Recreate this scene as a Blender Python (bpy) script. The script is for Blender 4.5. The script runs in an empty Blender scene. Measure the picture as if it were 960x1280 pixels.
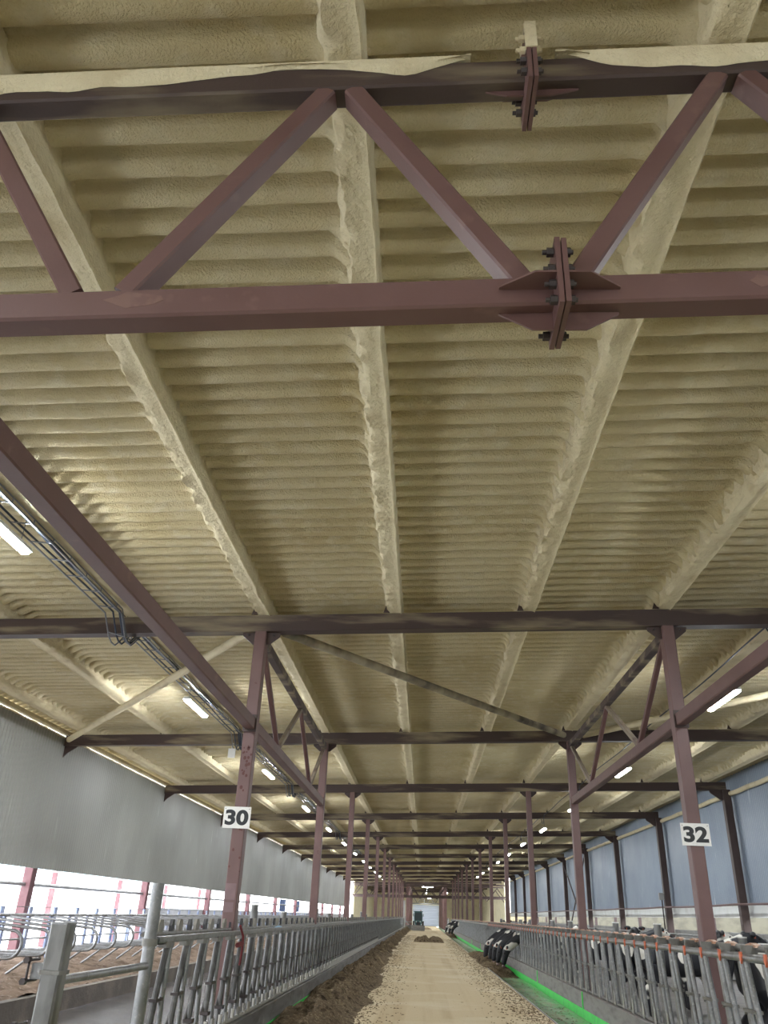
import bpy, math, random
import numpy as np
from mathutils import Vector, Matrix
PI = math.pi
sc = bpy.context.scene
COL = sc.collection
rng = np.random.default_rng(7)
random.seed(7)

# ------------------------------------------------------------------ camera
CAM = (0.0, 0.0, 1.6)
F_PX, PITCH, YAW, ROLL = 977.29, 0.4751, 0.063835, 0.042120
cy, sy = math.cos(YAW), math.sin(YAW)
f0 = Vector((-sy, cy, 0)); r0 = Vector((cy, sy, 0)); zu = Vector((0, 0, 1))
Fv = f0*math.cos(PITCH) + zu*math.sin(PITCH)
Uv = -f0*math.sin(PITCH) + zu*math.cos(PITCH)
Rv = r0*math.cos(ROLL) + Uv*math.sin(ROLL)
U2 = -r0*math.sin(ROLL) + Uv*math.cos(ROLL)
cd = bpy.data.cameras.new('camera'); cam = bpy.data.objects.new('camera', cd); COL.objects.link(cam)
cd.sensor_fit = 'VERTICAL'; cd.sensor_height = 36.0; cd.lens = F_PX/1280*36.0
cd.clip_start = .05; cd.clip_end = 500
M = Matrix.Identity(4)
for i in range(3):
    M[i][0], M[i][1], M[i][2], M[i][3] = Rv[i], U2[i], -Fv[i], CAM[i]
cam.matrix_world = M
sc.camera = cam

# ------------------------------------------------------------------ light
LIGHT_W = 130.0        # radiance of the tube diffusers
SKY = 3.0
w = bpy.data.worlds.new('overcast_sky'); sc.world = w; w.use_nodes = True
w.node_tree.nodes['Background'].inputs['Color'].default_value = (.93, .96, 1.0, 1)
w.node_tree.nodes['Background'].inputs['Strength'].default_value = SKY
vs = sc.view_settings
vs.view_transform = 'Standard'; vs.look = 'None'; vs.gamma = 1; vs.use_curve_mapping = False
vs.exposure = 1.62
sc.cycles.max_bounces = 8; sc.cycles.diffuse_bounces = 5
sc.cycles.sample_clamp_indirect = 4.0

# ------------------------------------------------------------------ building numbers
Y1, S = 11.8, 9.0                  # first column row, bay length
XL, XR = -2.61, 3.71               # the two column lines
WL, WR = -9.55, 10.95              # side walls
YEND = 166.0
SL = .037                          # the roof rises a little to the right
def BZ(x): return SL*x
PURL = [XL + 2.1*i for i in range(-3, 7)]   # purlin lines
NB = 17                            # beams beyond the first truss

# ------------------------------------------------------------------ materials
def mat(name, col, rough=.6, metal=0.0, noise=None, bump=None, emit=None, alpha=None, spec=None):
    m = bpy.data.materials.new(name); m.use_nodes = True
    nt = m.node_tree; b = nt.nodes['Principled BSDF']
    b.inputs['Base Color'].default_value = (*col, 1); b.inputs['Roughness'].default_value = rough
    b.inputs['Metallic'].default_value = metal
    if spec is not None: b.inputs['Specular IOR Level'].default_value = spec
    geo = nt.nodes.new('ShaderNodeNewGeometry')
    if noise:
        for (c2, scale, lo, hi) in noise:
            n = nt.nodes.new('ShaderNodeTexNoise'); n.inputs['Scale'].default_value = scale if not isinstance(scale, tuple) else 1
            n.inputs['Detail'].default_value = 5
            if isinstance(scale, tuple):
                mp = nt.nodes.new('ShaderNodeMapping'); mp.inputs['Scale'].default_value = scale
                nt.links.new(geo.outputs['Position'], mp.inputs['Vector']); nt.links.new(mp.outputs['Vector'], n.inputs['Vector'])
            else: nt.links.new(geo.outputs['Position'], n.inputs['Vector'])
            r = nt.nodes.new('ShaderNodeMapRange'); r.inputs['From Min'].default_value = lo; r.inputs['From Max'].default_value = hi
            nt.links.new(n.outputs['Fac'], r.inputs['Value'])
            mx = nt.nodes.new('ShaderNodeMix'); mx.data_type = 'RGBA'
            nt.links.new(r.outputs['Result'], mx.inputs[0])
            prev = b.inputs['Base Color'].links
            if prev: nt.links.new(prev[0].from_socket, mx.inputs[6])
            else: mx.inputs[6].default_value = (*col, 1)
            mx.inputs[7].default_value = (*c2, 1)
            nt.links.new(mx.outputs[2], b.inputs['Base Color'])
    if bump:
        last = None
        for (scale, strength, dist) in bump:
            n = nt.nodes.new('ShaderNodeTexNoise'); n.inputs['Detail'].default_value = 4
            if isinstance(scale, tuple):
                mp = nt.nodes.new('ShaderNodeMapping'); mp.inputs['Scale'].default_value = scale; n.inputs['Scale'].default_value = 1
                nt.links.new(geo.outputs['Position'], mp.inputs['Vector']); nt.links.new(mp.outputs['Vector'], n.inputs['Vector'])
            else:
                n.inputs['Scale'].default_value = scale; nt.links.new(geo.outputs['Position'], n.inputs['Vector'])
            bp = nt.nodes.new('ShaderNodeBump'); bp.inputs['Strength'].default_value = strength; bp.inputs['Distance'].default_value = dist
            nt.links.new(n.outputs['Fac'], bp.inputs['Height'])
            if last: nt.links.new(last.outputs['Normal'], bp.inputs['Normal'])
            last = bp
        nt.links.new(last.outputs['Normal'], b.inputs['Normal'])
    if emit: b.inputs['Emission Color'].default_value = (*emit[0], 1); b.inputs['Emission Strength'].default_value = emit[1]
    if alpha is not None: b.inputs['Alpha'].default_value = alpha
    return m

FOAM = mat('spray_foam', (.645, .565, .365), .85, noise=[((.53, .44, .25), .7, .45, .75), ((.68, .62, .45), 5, .5, .8)],
           bump=[(60, .9, .02), (150, .5, .006), (10, .4, .04)], spec=.08)
FOAM2 = mat('spray_foam_thick', (.70, .62, .42), .85, noise=[((.58, .49, .31), 3, .5, .75)],
           bump=[(22, .55, .04), (90, .5, .012)], spec=.2)
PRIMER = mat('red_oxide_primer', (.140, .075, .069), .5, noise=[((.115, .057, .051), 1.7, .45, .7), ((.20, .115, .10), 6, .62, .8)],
             bump=[(60, .08, .01)])
PRIMERD = mat('dark_primer', (.070, .045, .040), .55, noise=[((.055, .033, .03), 2.5, .45, .7)], bump=[(60, .1, .01)])
STRIPE = mat('striped_overspray', (.12, .10, .08), .7, noise=[((.40, .35, .25), (2.4, 2.4, 1), .36, .60)])
DUSTP = mat('pale_dusted_primer', (.27, .22, .17), .7, noise=[((.16, .11, .09), 3, .5, .7)])
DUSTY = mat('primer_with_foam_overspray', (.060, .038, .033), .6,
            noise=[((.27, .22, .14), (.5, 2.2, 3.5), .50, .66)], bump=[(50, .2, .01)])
COLM = mat('column_primer', (.175, .100, .095), .5, noise=[((.135, .073, .069), 1.2, .4, .7), ((.12, .05, .045), 11, .70, .73)],
           bump=[(50, .08, .01)])
PATCH = mat('column_paint_patch', (.23, .145, .155), .5, noise=[((.19, .12, .125), 9, .4, .7)])
GALV = mat('galvanised_steel', (.25, .255, .26), .42, .6, noise=[((.17, .17, .17), 7, .45, .7), ((.36, .36, .35), 30, .55, .75)], bump=[(70, .1, .005)])
GALVD = mat('galvanised_steel_dusty', (.21, .205, .19), .5, .4, noise=[((.13, .125, .11), 9, .45, .7)], bump=[(60, .15, .005)])
GPOST = mat('galvanised_post', (.20, .20, .195), .45, .4, noise=[((.10, .10, .095), (9, 9, 3), .5, .7)], bump=[(40, .2, .006)])
RUST = mat('rusty_orange_fitting', (.40, .20, .12), .7, noise=[((.50, .38, .30), 25, .45, .65)])
ORANGE = mat('orange_latch_plastic', (.62, .15, .07), .5)
BLACKP = mat('black_plastic_paddle', (.025, .025, .028), .45)
SLEEVE = mat('pale_foot_sleeve', (.42, .41, .38), .6)
GALVK = mat('galvanised_steel_dark', (.085, .083, .082), .45, .3, noise=[((.16, .16, .155), 8, .5, .7)])  # darker galvanised tone for some bars of the left barrier
TANP = mat('tan_plastic_paddle', (.25, .235, .20), .6, noise=[((.17, .155, .13), 15, .4, .7)])
CONC = mat('kerb_concrete', (.25, .24, .23), .75, noise=[((.16, .15, .14), (1, 1.5, 9), .45, .7), ((.38, .36, .33), 5, .6, .8)], bump=[(20, .35, .02)])
AISLE = mat('dusty_feed_aisle', (.50, .41, .265), .85, noise=[((.38, .285, .165), (2.2, .045, 1), .50, .72), ((.57, .50, .36), .5, .5, .72), ((.30, .21, .12), 14, .62, .78)],
            bump=[(30, .4, .02)], spec=.2)
WETC = mat('wet_grooved_concrete', (.085, .08, .09), .16, noise=[((.17, .155, .15), 1.4, .4, .7)], bump=[((14, 26, 1), .9, .05), (12, .3, .02)])
KERBD = mat('stained_sand_kerb', (.14, .12, .105), .75, noise=[((.22, .19, .16), 2.5, .45, .7)], bump=[(15, .4, .03)])
KERBR = mat('pale_kerb_concrete', (.33, .31, .305), .7, noise=[((.22, .205, .20), (2, 2, 9), .45, .7)], bump=[(20, .35, .02)])
DUNG = mat('wet_dark_alley', (.075, .065, .058), .55, noise=[((.12, .11, .10), 2, .4, .7)], bump=[(10, .4, .03)])
SAND = mat('bedding_sand', (.25, .185, .14), .95, noise=[((.14, .10, .075), 4, .42, .68), ((.36, .29, .235), 13, .55, .75)], bump=[(18, .6, .05), (60, .4, .02)], spec=.1)
FEED = mat('silage_feed', (.19, .14, .09), .95, noise=[((.42, .34, .22), 26, .5, .7), ((.065, .045, .028), 7, .5, .68), ((.40, .32, .19), 1.6, .60, .72)], bump=[(30, 1.0, .07), (110, .9, .03)], spec=.1)
GREEN = mat('green_trough_paint', (.22, .42, .20), .22, noise=[((.38, .42, .28), (2, .7, 1), .42, .66), ((.08, .20, .10), 9, .6, .75)], bump=[(14, .15, .01)])
GREENB = mat('bright_green_paint', (.10, .92, .16), .4, noise=[((.10, .75, .16), 6, .5, .7)])
CURT = mat('left_wall_sheet', (.30, .305, .285), .45, noise=[((.25, .255, .235), (.6, .6, .4), .4, .7), ((.5, .5, .48), (9, 9, .8), .66, .8)])  # pale vertical streaks paint glossy highlights into the sheet colour
BLUEW = mat('blue_grey_wall_sheet', (.26, .31, .375), .45, noise=[((.21, .26, .33), (.7, .7, .6), .4, .7), ((.46, .50, .55), (9, 9, 1.1), .64, .78)])  # small upright glints are painted as whitish noise streaks
WHITEB = mat('white_wall_band', (.74, .76, .74), .5, noise=[((.62, .63, .60), 2, .5, .7)])
CREAM = mat('cream_outer_wall', (.80, .74, .52), .7, noise=[((.62, .55, .36), 1.5, .5, .75)])
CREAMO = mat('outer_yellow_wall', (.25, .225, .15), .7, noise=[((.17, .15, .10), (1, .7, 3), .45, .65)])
GREYW = mat('low_grey_wall', (.30, .30, .29), .7, noise=[((.22, .22, .21), 3, .45, .7)])
LOWL = mat('low_pale_wall', (.56, .57, .60), .6, noise=[((.42, .43, .46), 2, .45, .7)])
SNOW = mat('snowy_yard', (.80, .82, .85), .9)
REDP = mat('outer_red_post', (.125, .048, .055), .6, noise=[((.17, .085, .09), 3, .45, .7)])
BLUEP = mat('blue_grey_plate', (.26, .32, .50), .5, noise=[((.45, .48, .58), 8, .5, .7)])
DOORM = mat('sectional_door_panel', (.68, .73, .80), .45)
_nt = DOORM.node_tree; _tr = _nt.nodes.new('ShaderNodeBsdfTranslucent'); _tr.inputs['Color'].default_value = (.68, .76, .88, 1)
_mx = _nt.nodes.new('ShaderNodeMixShader'); _mx.inputs[0].default_value = .05
_nt.links.new(_nt.nodes['Principled BSDF'].outputs[0], _mx.inputs[1]); _nt.links.new(_tr.outputs[0], _mx.inputs[2])
_nt.links.new(_mx.outputs[0], _nt.nodes['Material Output'].inputs['Surface'])
LAMP = mat('lit_diffuser', (1, 1, 1), .5, emit=((.93, .97, 1.0), LIGHT_W))
WHITE = mat('white_enamel', (.78, .78, .76), .4)
SIGNW = mat('sign_white', (.80, .79, .76), .5, noise=[((.66, .64, .60), 12, .6, .75)])
BLACK = mat('sign_black_lettering', (.012, .014, .016), .5)
STEELD = mat('dark_bolt_steel', (.06, .05, .05), .45, .5)
CABLE = mat('dark_blue_cable', (.035, .05, .08), .5)
TRAYM = mat('tray_wire', (.24, .25, .27), .4, .6)
PINKISH = mat('muzzle_pink', (.30, .20, .19), .5, noise=[((.10, .08, .08), 9, .45, .6)])
EYE = mat('cow_eye', (.01, .008, .006), .1)
TEAL = mat('tractor_teal_paint', (.045, .13, .13), .35)
RUBBER = mat('tyre_rubber', (.02, .02, .022), .8)
GLASSD = mat('cab_glass', (.03, .05, .055), .3)
ROPE = mat('red_rope', (.15, .02, .025), .7)

def cow_mat(name, scale, lo, seed):
    m = bpy.data.materials.new(name); m.use_nodes = True; nt = m.node_tree; b = nt.nodes['Principled BSDF']
    tc = nt.nodes.new('ShaderNodeTexCoord'); mp = nt.nodes.new('ShaderNodeMapping'); mp.inputs['Location'].default_value = (seed, seed*1.7, 0)
    n = nt.nodes.new('ShaderNodeTexNoise'); n.inputs['Scale'].default_value = scale; n.inputs['Detail'].default_value = 1.5
    nt.links.new(tc.outputs['Object'], mp.inputs['Vector']); nt.links.new(mp.outputs['Vector'], n.inputs['Vector'])
    r = nt.nodes.new('ShaderNodeValToRGB'); r.color_ramp.elements[0].position = lo; r.color_ramp.elements[1].position = lo+.02
    r.color_ramp.elements[0].color = (.012, .013, .018, 1); r.color_ramp.elements[1].color = (.78, .76, .70, 1)
    nt.links.new(n.outputs['Fac'], r.inputs['Fac']); nt.links.new(r.outputs['Color'], b.inputs['Base Color'])
    b.inputs['Roughness'].default_value = .55
    return m
COWM = [cow_mat('holstein_coat', 2.3, .58, 3.1), cow_mat('holstein_coat_dark', 2.0, .63, 8.4), cow_mat('holstein_coat_pale', 2.4, .47, 14.2)]

# ------------------------------------------------------------------ mesh builder
class MB:
    def __init__(s): s.v = []; s.f = []; s.smooth = False
    def add(s, vs, fs):
        o = len(s.v); s.v += [tuple(p) for p in vs]; s.f += [tuple(i+o for i in f) for f in fs]; return s
    def box(s, x0, x1, y0, y1, z0, z1):
        return s.add([(x0,y0,z0),(x1,y0,z0),(x1,y1,z0),(x0,y1,z0),(x0,y0,z1),(x1,y0,z1),(x1,y1,z1),(x0,y1,z1)],
                     [(0,3,2,1),(4,5,6,7),(0,1,5,4),(1,2,6,5),(2,3,7,6),(3,0,4,7)])
    def sbox(s, x0, x1, y0, y1, z0, z1):          # box that follows the roof slope
        a, b = BZ(x0), BZ(x1)
        return s.add([(x0,y0,z0+a),(x1,y0,z0+b),(x1,y1,z0+b),(x0,y1,z0+a),(x0,y0,z1+a),(x1,y0,z1+b),(x1,y1,z1+b),(x0,y1,z1+a)],
                     [(0,3,2,1),(4,5,6,7),(0,1,5,4),(1,2,6,5),(2,3,7,6),(3,0,4,7)])
    def bar(s, a, b, wd, ht, up=(0,0,1), bev=0.0):           # rectangular bar between two points
        a = Vector(a); b = Vector(b); d = (b-a).normalized(); up = Vector(up)
        sd = d.cross(up).normalized(); u = sd.cross(d).normalized()
        q = []
        if bev <= 0: sh = [(-1,-1),(1,-1),(1,1),(-1,1)]; pts = [(x*wd/2, y*ht/2) for x, y in sh]
        else:
            W, H, c = wd/2, ht/2, bev
            pts = [(-W+c,-H),(W-c,-H),(W,-H+c),(W,H-c),(W-c,H),(-W+c,H),(-W,H-c),(-W,-H+c)]
        n = len(pts)
        for p in (a, b):
            for x, y in pts: q.append(p + sd*x + u*y)
        fs = [tuple(range(n))[::-1], tuple(range(n, 2*n))] + [(i, (i+1) % n, (i+1) % n+n, i+n) for i in range(n)]
        return s.add(q, fs)
    def tube(s, pts, r, n=8, cap=True):
        pts = [Vector(p) for p in pts]; q = []; m = len(pts)
        rr = r if isinstance(r, (list, tuple)) else [r]*m
        prev = None
        for i, p in enumerate(pts):
            d = (pts[min(i+1, m-1)] - pts[max(i-1, 0)]).normalized()
            if prev is None:
                a = d.cross(Vector((0,0,1)) if abs(d.z) < .9 else Vector((1,0,0))).normalized()
            else: a = (prev - d*prev.dot(d)).normalized()
            prev = a; b = d.cross(a)
            for k in range(n):
                t = 2*PI*k/n; q.append(p + (a*math.cos(t) + b*math.sin(t))*rr[i])
        fs = []
        for i in range(m-1):
            for k in range(n):
                fs.append((i*n+k, i*n+(k+1) % n, (i+1)*n+(k+1) % n, (i+1)*n+k))
        if cap: fs += [tuple(range(n))[::-1], tuple((m-1)*n+k for k in range(n))]
        s.smooth = True
        return s.add(q, fs)
    def prism(s, poly, axis, t0, t1):             # polygon in the plane normal to axis
        def P(a, b, t): return (t,a,b) if axis == 'x' else (a,t,b) if axis == 'y' else (a,b,t)
        n = len(poly)
        q = [P(a,b,t0) for a,b in poly] + [P(a,b,t1) for a,b in poly]
        return s.add(q, [tuple(range(n))[::-1], tuple(range(n,2*n))] + [(i,(i+1)%n,(i+1)%n+n,i+n) for i in range(n)])
    def ball(s, c, r, n=10, m=7):
        rx, ry, rz = r if isinstance(r, tuple) else (r,r,r)
        q = [(c[0], c[1], c[2]-rz)]
        for j in range(1, m):
            t = -PI/2 + PI*j/m
            for k in range(n): q.append((c[0]+rx*math.cos(t)*math.cos(2*PI*k/n), c[1]+ry*math.cos(t)*math.sin(2*PI*k/n), c[2]+rz*math.sin(t)))
        q.append((c[0], c[1], c[2]+rz)); fs = []
        for k in range(n): fs.append((0, 1+(k+1)%n, 1+k)); fs.append((len(q)-1, 1+(m-2)*n+k, 1+(m-2)*n+(k+1)%n))
        for j in range(m-2):
            for k in range(n): a = 1+j*n; fs.append((a+k, a+(k+1)%n, a+n+(k+1)%n, a+n+k))
        s.smooth = True
        return s.add(q, fs)
    def mesh(s, name, material):
        me = bpy.data.meshes.new(name); me.from_pydata(s.v, [], s.f); me.materials.append(material)
        import bmesh
        bm = bmesh.new(); bm.from_mesh(me); bmesh.ops.recalc_face_normals(bm, faces=bm.faces)
        if s.smooth:
            for f in bm.faces: f.smooth = True
            for e in bm.edges:
                if len(e.link_faces) == 2 and e.calc_face_angle(0) > .7: e.smooth = False
        bm.to_mesh(me); bm.free()
        return me

def tag(o, label, cat, group=None, kind=None):
    if label: o['label'] = label
    if cat: o['category'] = cat
    if group: o['group'] = group
    if kind: o['kind'] = kind
    return o
def thing(name, label, cat, loc=(0,0,0), group=None, rz=0):
    o = bpy.data.objects.new(name, None); COL.objects.link(o); o.location = loc; o.rotation_euler = (0,0,rz)
    o.empty_display_size = .1
    return tag(o, label, cat, group)
def part(name, mb, m, parent=None, world=False, label=None):
    """one mesh object; world=True: the mesh is in world coordinates and is shifted to its parent"""
    if parent is not None and world:
        p = Vector((0,0,0)); q = parent
        while q is not None: p = p + Vector(q.location); q = q.parent
        mb.v = [(a-p.x, b-p.y, c-p.z) for a, b, c in mb.v]
    me = mb.mesh(name, m) if isinstance(mb, MB) else mb
    o = bpy.data.objects.new(name, me); COL.objects.link(o)
    if parent is not None: o.parent = parent
    if label: o['label'] = label
    return o
def solo(name, mb, m, label, cat, group=None):
    return tag(part(name, mb, m), label, cat, group)
def struct(name, mb, m, label=None):
    o = part(name, mb, m); o['kind'] = 'structure'; o['category'] = name.split('_')[0]
    if label: o['label'] = label
    return o
KIDS = {}
def dup(root, loc=None, rz=None, label=None):
    def rec(o, par):
        c = o.copy(); COL.objects.link(c); c.parent = par
        for k in [x for x in o.children]: rec(k, c)
        return c
    r = rec(root, None)
    if loc is not None: r.location = loc
    if rz is not None: r.rotation_euler = (0,0,rz)
    if label: r['label'] = label
    return r

ORD = ['first','second','third','fourth','fifth','sixth','seventh','eighth','ninth','tenth','eleventh','twelfth','thirteenth',
       'fourteenth','fifteenth','sixteenth','seventeenth','eighteenth','nineteenth','twentieth']

# value noise for heightfields
_tab = rng.random((256, 256))
def vn(x, y):
    x = np.asarray(x, float); y = np.asarray(y, float)
    xi = np.floor(x).astype(int); yi = np.floor(y).astype(int); fx = x-xi; fy = y-yi
    fx = fx*fx*(3-2*fx); fy = fy*fy*(3-2*fy)
    a = _tab[xi & 255, yi & 255]; b = _tab[(xi+1) & 255, yi & 255]; c = _tab[xi & 255, (yi+1) & 255]; d = _tab[(xi+1) & 255, (yi+1) & 255]
    return (a*(1-fx)+b*fx)*(1-fy) + (c*(1-fx)+d*fx)*fy - .5
def fbm(x, y, o=4):
    s = 0; a = 1
    for i in range(o): s = s + a*vn(x*2**i+17.3*i, y*2**i+5.1*i); a *= .5
    return s
def hfield(name, xs, ys, fn, m, smooth=True, flip=False):
    X, Y = np.meshgrid(xs, ys); Z = fn(X, Y)
    nx, ny = len(xs), len(ys)
    co = np.stack([X, Y, Z], -1).reshape(-1, 3).astype(np.float32)
    i = np.arange(nx-1)[None, :] + np.arange(ny-1)[:, None]*nx
    f = np.stack([i, i+1, i+1+nx, i+nx], -1).reshape(-1, 4)
    if flip: f = f[:, ::-1]
    me = bpy.data.meshes.new(name)
    me.vertices.add(len(co)); me.vertices.foreach_set('co', co.ravel())
    me.loops.add(f.size); me.loops.foreach_set('vertex_index', np.ascontiguousarray(f).ravel().astype(np.int32))
    me.polygons.add(len(f)); me.polygons.foreach_set('loop_start', np.arange(0, f.size, 4, dtype=np.int32))
    me.update(calc_edges=True); me.validate()
    me.polygons.foreach_set('use_smooth', np.full(len(f), smooth)); me.materials.append(m)
    return me
def sst(a, b, x): t = np.clip((x-a)/(b-a), 0, 1); return t*t*(3-2*t)

# ================================================================== STRUCTURE
# ground and floors
b = MB().box(-9.4, 10.6, -40, YEND, -.40, -.26); struct('floor', b, CONC)
b = MB().box(-1.75, 2.36, -40, YEND, -.26, 0.0); struct('floor_feed_aisle', b, AISLE)
b = MB().box(-5.9, -2.52, -40, YEND, -.26, .0); struct('floor_left_alley', b, WETC)
b = MB().box(-2.30, -1.75, -40, YEND, -.26, .0); struct('floor_left_trough', b, GREEN)
b = MB().box(2.385, 3.40, -40, YEND, -.26, -.18); struct('floor_right_trough', b, GREEN)
b = MB().box(3.60, 10.95, -40, YEND, -.26, .0); struct('floor_right_alley', b, DUNG)
b = MB().box(-120, -9.9, -60, 260, -.5, -.3); b.box(18, 120, -60, 260, -.5, -.3); struct('floor_yard', b, SNOW)
b = MB().box(10.95, 18, -40, YEND, -.26, .02); struct('floor_right_annex', b, CONC)
# steel edge of the aisle slab
b = MB().box(2.36, 2.385, -40, YEND, -.26, .015); struct('trim_1', b, GALVD)
# kerbs under the feed barriers
b = MB().box(-2.52, -2.32, 7.7, 111, -.26, .33); struct('trim_2', b, CONC)
b = MB().box(3.40, 3.60, 4.5, 111, -.26, .30)
for y0, y1 in ((121, 160),): b.box(3.40, 3.60, y0, y1, -.26, .30); 
struct('trim_3', b, KERBR)
b = MB().box(3.385, 3.40, 4.5, 111, -.18, -.01)
for y in (19.6, 27.0, 53, 62): b.box(3.382, 3.40, y, y+.07, -.18, .30)
struct('trim_4', b, GREENB)
b = MB().box(-2.32, -2.308, 7.7, 111, -.0, .085); struct('trim_5', b, GREENB)
b = MB().box(-6.05, -5.9, -40, 111, -.26, .29); struct('trim_6', b, KERBD)
# sand bed
xs = np.linspace(-9.42, -6.03, 70); ys = np.concatenate([np.arange(6, 45, .07), np.arange(45, 111, .6)])
def sandz(X, Y):
    return .29 + .10*sst(-6.1, -7.4, X)*1 + .16*fbm(X*1.6, Y*1.3, 5) + .05*sst(-8.2, -9.3, X) - .03
o = bpy.data.objects.new('bedding_sand', hfield('bedding_sand', xs, ys, sandz, SAND)); COL.objects.link(o)
tag(o, 'rough brown sand bedding in the stalls behind the left barrier', 'sand', kind='stuff')

# roof deck under spray foam
def roofz(X, Y):
    v = (Y + .02*vn(X*.8, Y*.6)*(Y < 14)) / .26
    p = v - np.floor(v)
    fl = sst(.0, .045, p) * (1-.30*sst(.06, .28, p)) * (1-sst(.30, .39, p))            # flute
    bul = .042*np.sin(PI*np.clip((p-.36)/.64, 0, 1))**.7
    z = 6.115 + (.095+.03*vn(X*.9, np.floor(v)*3.7))*fl - bul
    k = np.round((X-XL)/2.1); dx = (X-(XL+k*2.1))*np.where(k < 0, -1, 1)
    lump = .5 + .9*vn(X*9+3, Y/.26*1.3) + .5*vn(X*22, Y*21)
    wL = (.20 + .16*vn(Y*3.1+k*9, k*7.0))*np.where(k < 0, 1.5, 1)
    left = sst(-wL, -.07, dx)*(dx < 0); right = (1-sst(.05, .10+.03*vn(Y*2+k*5, k), dx))*(dx >= 0)
    ff = np.clip(left*np.where(k < 0, .55+.15*lump, .62+.6*lump), 0, 1)*(dx < 0) + right
    z = z - .17*ff - .035*ff*lump*(dx < 0)*(left > .03)*(k >= 0) + .012*fbm(X*2.0, Y*2.3, 3)
    eave = sst(-9.1, -9.5, X)
    return z + BZ(X) - .12*eave
xs = np.unique(np.round(np.concatenate([np.arange(-9.58, 11.0, .07), np.array([-9.58, 11.0])]), 4))
ysn = np.concatenate([np.arange(-1.5, 14, .02), (np.arange(54, 93)[:, None]*.26 + np.array([0, .012, .03, .055, .078, .09, .102, .13, .17, .215])[None, :]).ravel()]); ysn = ysn[ysn < 24]
me = hfield('ceiling', xs, ysn, roofz, FOAM, flip=True)
o = bpy.data.objects.new('ceiling', me); COL.objects.link(o); tag(o, 'ribbed roof underside sprayed with yellow-beige foam', 'ceiling', kind='structure')
xs2 = np.unique(np.round(np.concatenate([XL+2.1*k+np.array([-.4,-.25,-.15,-.06,.06,.15,1.0]) for k in range(-4, 7)]), 4)); xs2 = xs2[(xs2 > -9.58) & (xs2 < 11)]
xs2 = np.concatenate([[-9.58], xs2, [11.0]])
me = hfield('ceiling_far', xs2, np.concatenate([[23.93], (np.arange(92, 638)[:, None]*.26 + np.array([.0, .012, .078, .102, .18])[None, :]*1.0).ravel()]), roofz, FOAM, flip=True)
o = bpy.data.objects.new('ceiling_far', me); COL.objects.link(o); tag(o, 'ribbed foam-sprayed roof underside over the far end of the barn', 'ceiling', kind='structure')
b = MB().sbox(-9.62, 11.1, -40, YEND+.3, 6.30, 6.38); struct('ceiling_sheet', b, FOAM, 'outer sheet of the roof above the foam')

# left wall sheet (corrugated vertically), slit of daylight above it
def corr_wall(x, y0, y1, z0, z1, pitch, amp, thick, top=None):
    n = int((y1-y0)/pitch*2); q = []; f = []
    for i in range(n+1):
        y = y0 + (y1-y0)*i/n; dx = amp if i % 2 else 0
        q += [(x+dx, y, z0), (x+dx, y, z1), (x+dx-thick, y, z0), (x+dx-thick, y, z1)]
    for i in range(n):
        a = i*4; c = a+4
        f += [(a, c, c+1, a+1), (a+2, a+3, c+3, c+2), (a+1, c+1, c+3, a+3), (a, a+2, c+2, c)]
    return MB().add(q, f)
struct('wall_left', corr_wall(WL, -40, 110.5, 2.29, 5.478, .15, .022, .03), CURT)
struct('wall_right', corr_wall(WR, -40, 110.5, 2.36, 6.52, .15, .022, .03), BLUEW)
b = MB().box(10.93, 10.97, -40, 111, 1.96, 2.33); struct('wall_right_band', b, WHITEB)
b = MB().box(10.95, 11.05, -40, 111, .0, 1.50); struct('wall_right_low', b, GREYW)
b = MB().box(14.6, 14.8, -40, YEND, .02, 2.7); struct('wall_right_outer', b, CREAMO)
b = MB().box(-9.93, -9.82, 30.5, 111, -.3, 1.50); struct('wall_left_low', b, LOWL)
b = MB().box(-9.55, -9.43, -40, 111, -.3, .55); struct('wall_left_curb', b, CONC)
# passage beyond the barriers and end wall
b = MB().box(-9.9, -1.9, YEND, YEND+.2, -.2, 6.6); b.box(2.85, 11.2, YEND, YEND+.2, -.2, 6.9); b.box(-1.9, 2.85, YEND, YEND+.2, 3.40, 6.6)
struct('wall_end', b, CREAM)
b = MB().box(-9.7, -9.5, 119, YEND, -.2, 6.0); b.box(11.0, 11.2, 119, YEND, -.2, 6.6); struct('wall_far_sides', b, CREAM)
b = MB().box(-9.8, -2.5, -40.2, -40, -.3, 6.9); b.box(3.6, 11.2, -40.2, -40, -.3, 6.9); b.box(-2.5, 3.6, -40.2, -40, 4.2, 6.9); struct('wall_back', b, CREAM)
b = MB()
q = []; f = []
for i in range(6):
    z0_ = -.05+i*.59
    for (yy, zz) in ((.0, z0_), (-.10, z0_+.05), (-.10, z0_+.53), (.0, z0_+.59)): q += [(-2.0, YEND-.03+yy, zz), (2.95, YEND-.03+yy, zz)]
for i in range(len(q)//2-1): f.append((2*i, 2*i+1, 2*i+3, 2*i+2))
b.add(q, f)
struct('door_1', b, DOORM, 'pale blue-white sectional door closing the far end of the aisle')

# ================================================================== STEEL
def gname(i): return ORD[i]
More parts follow.
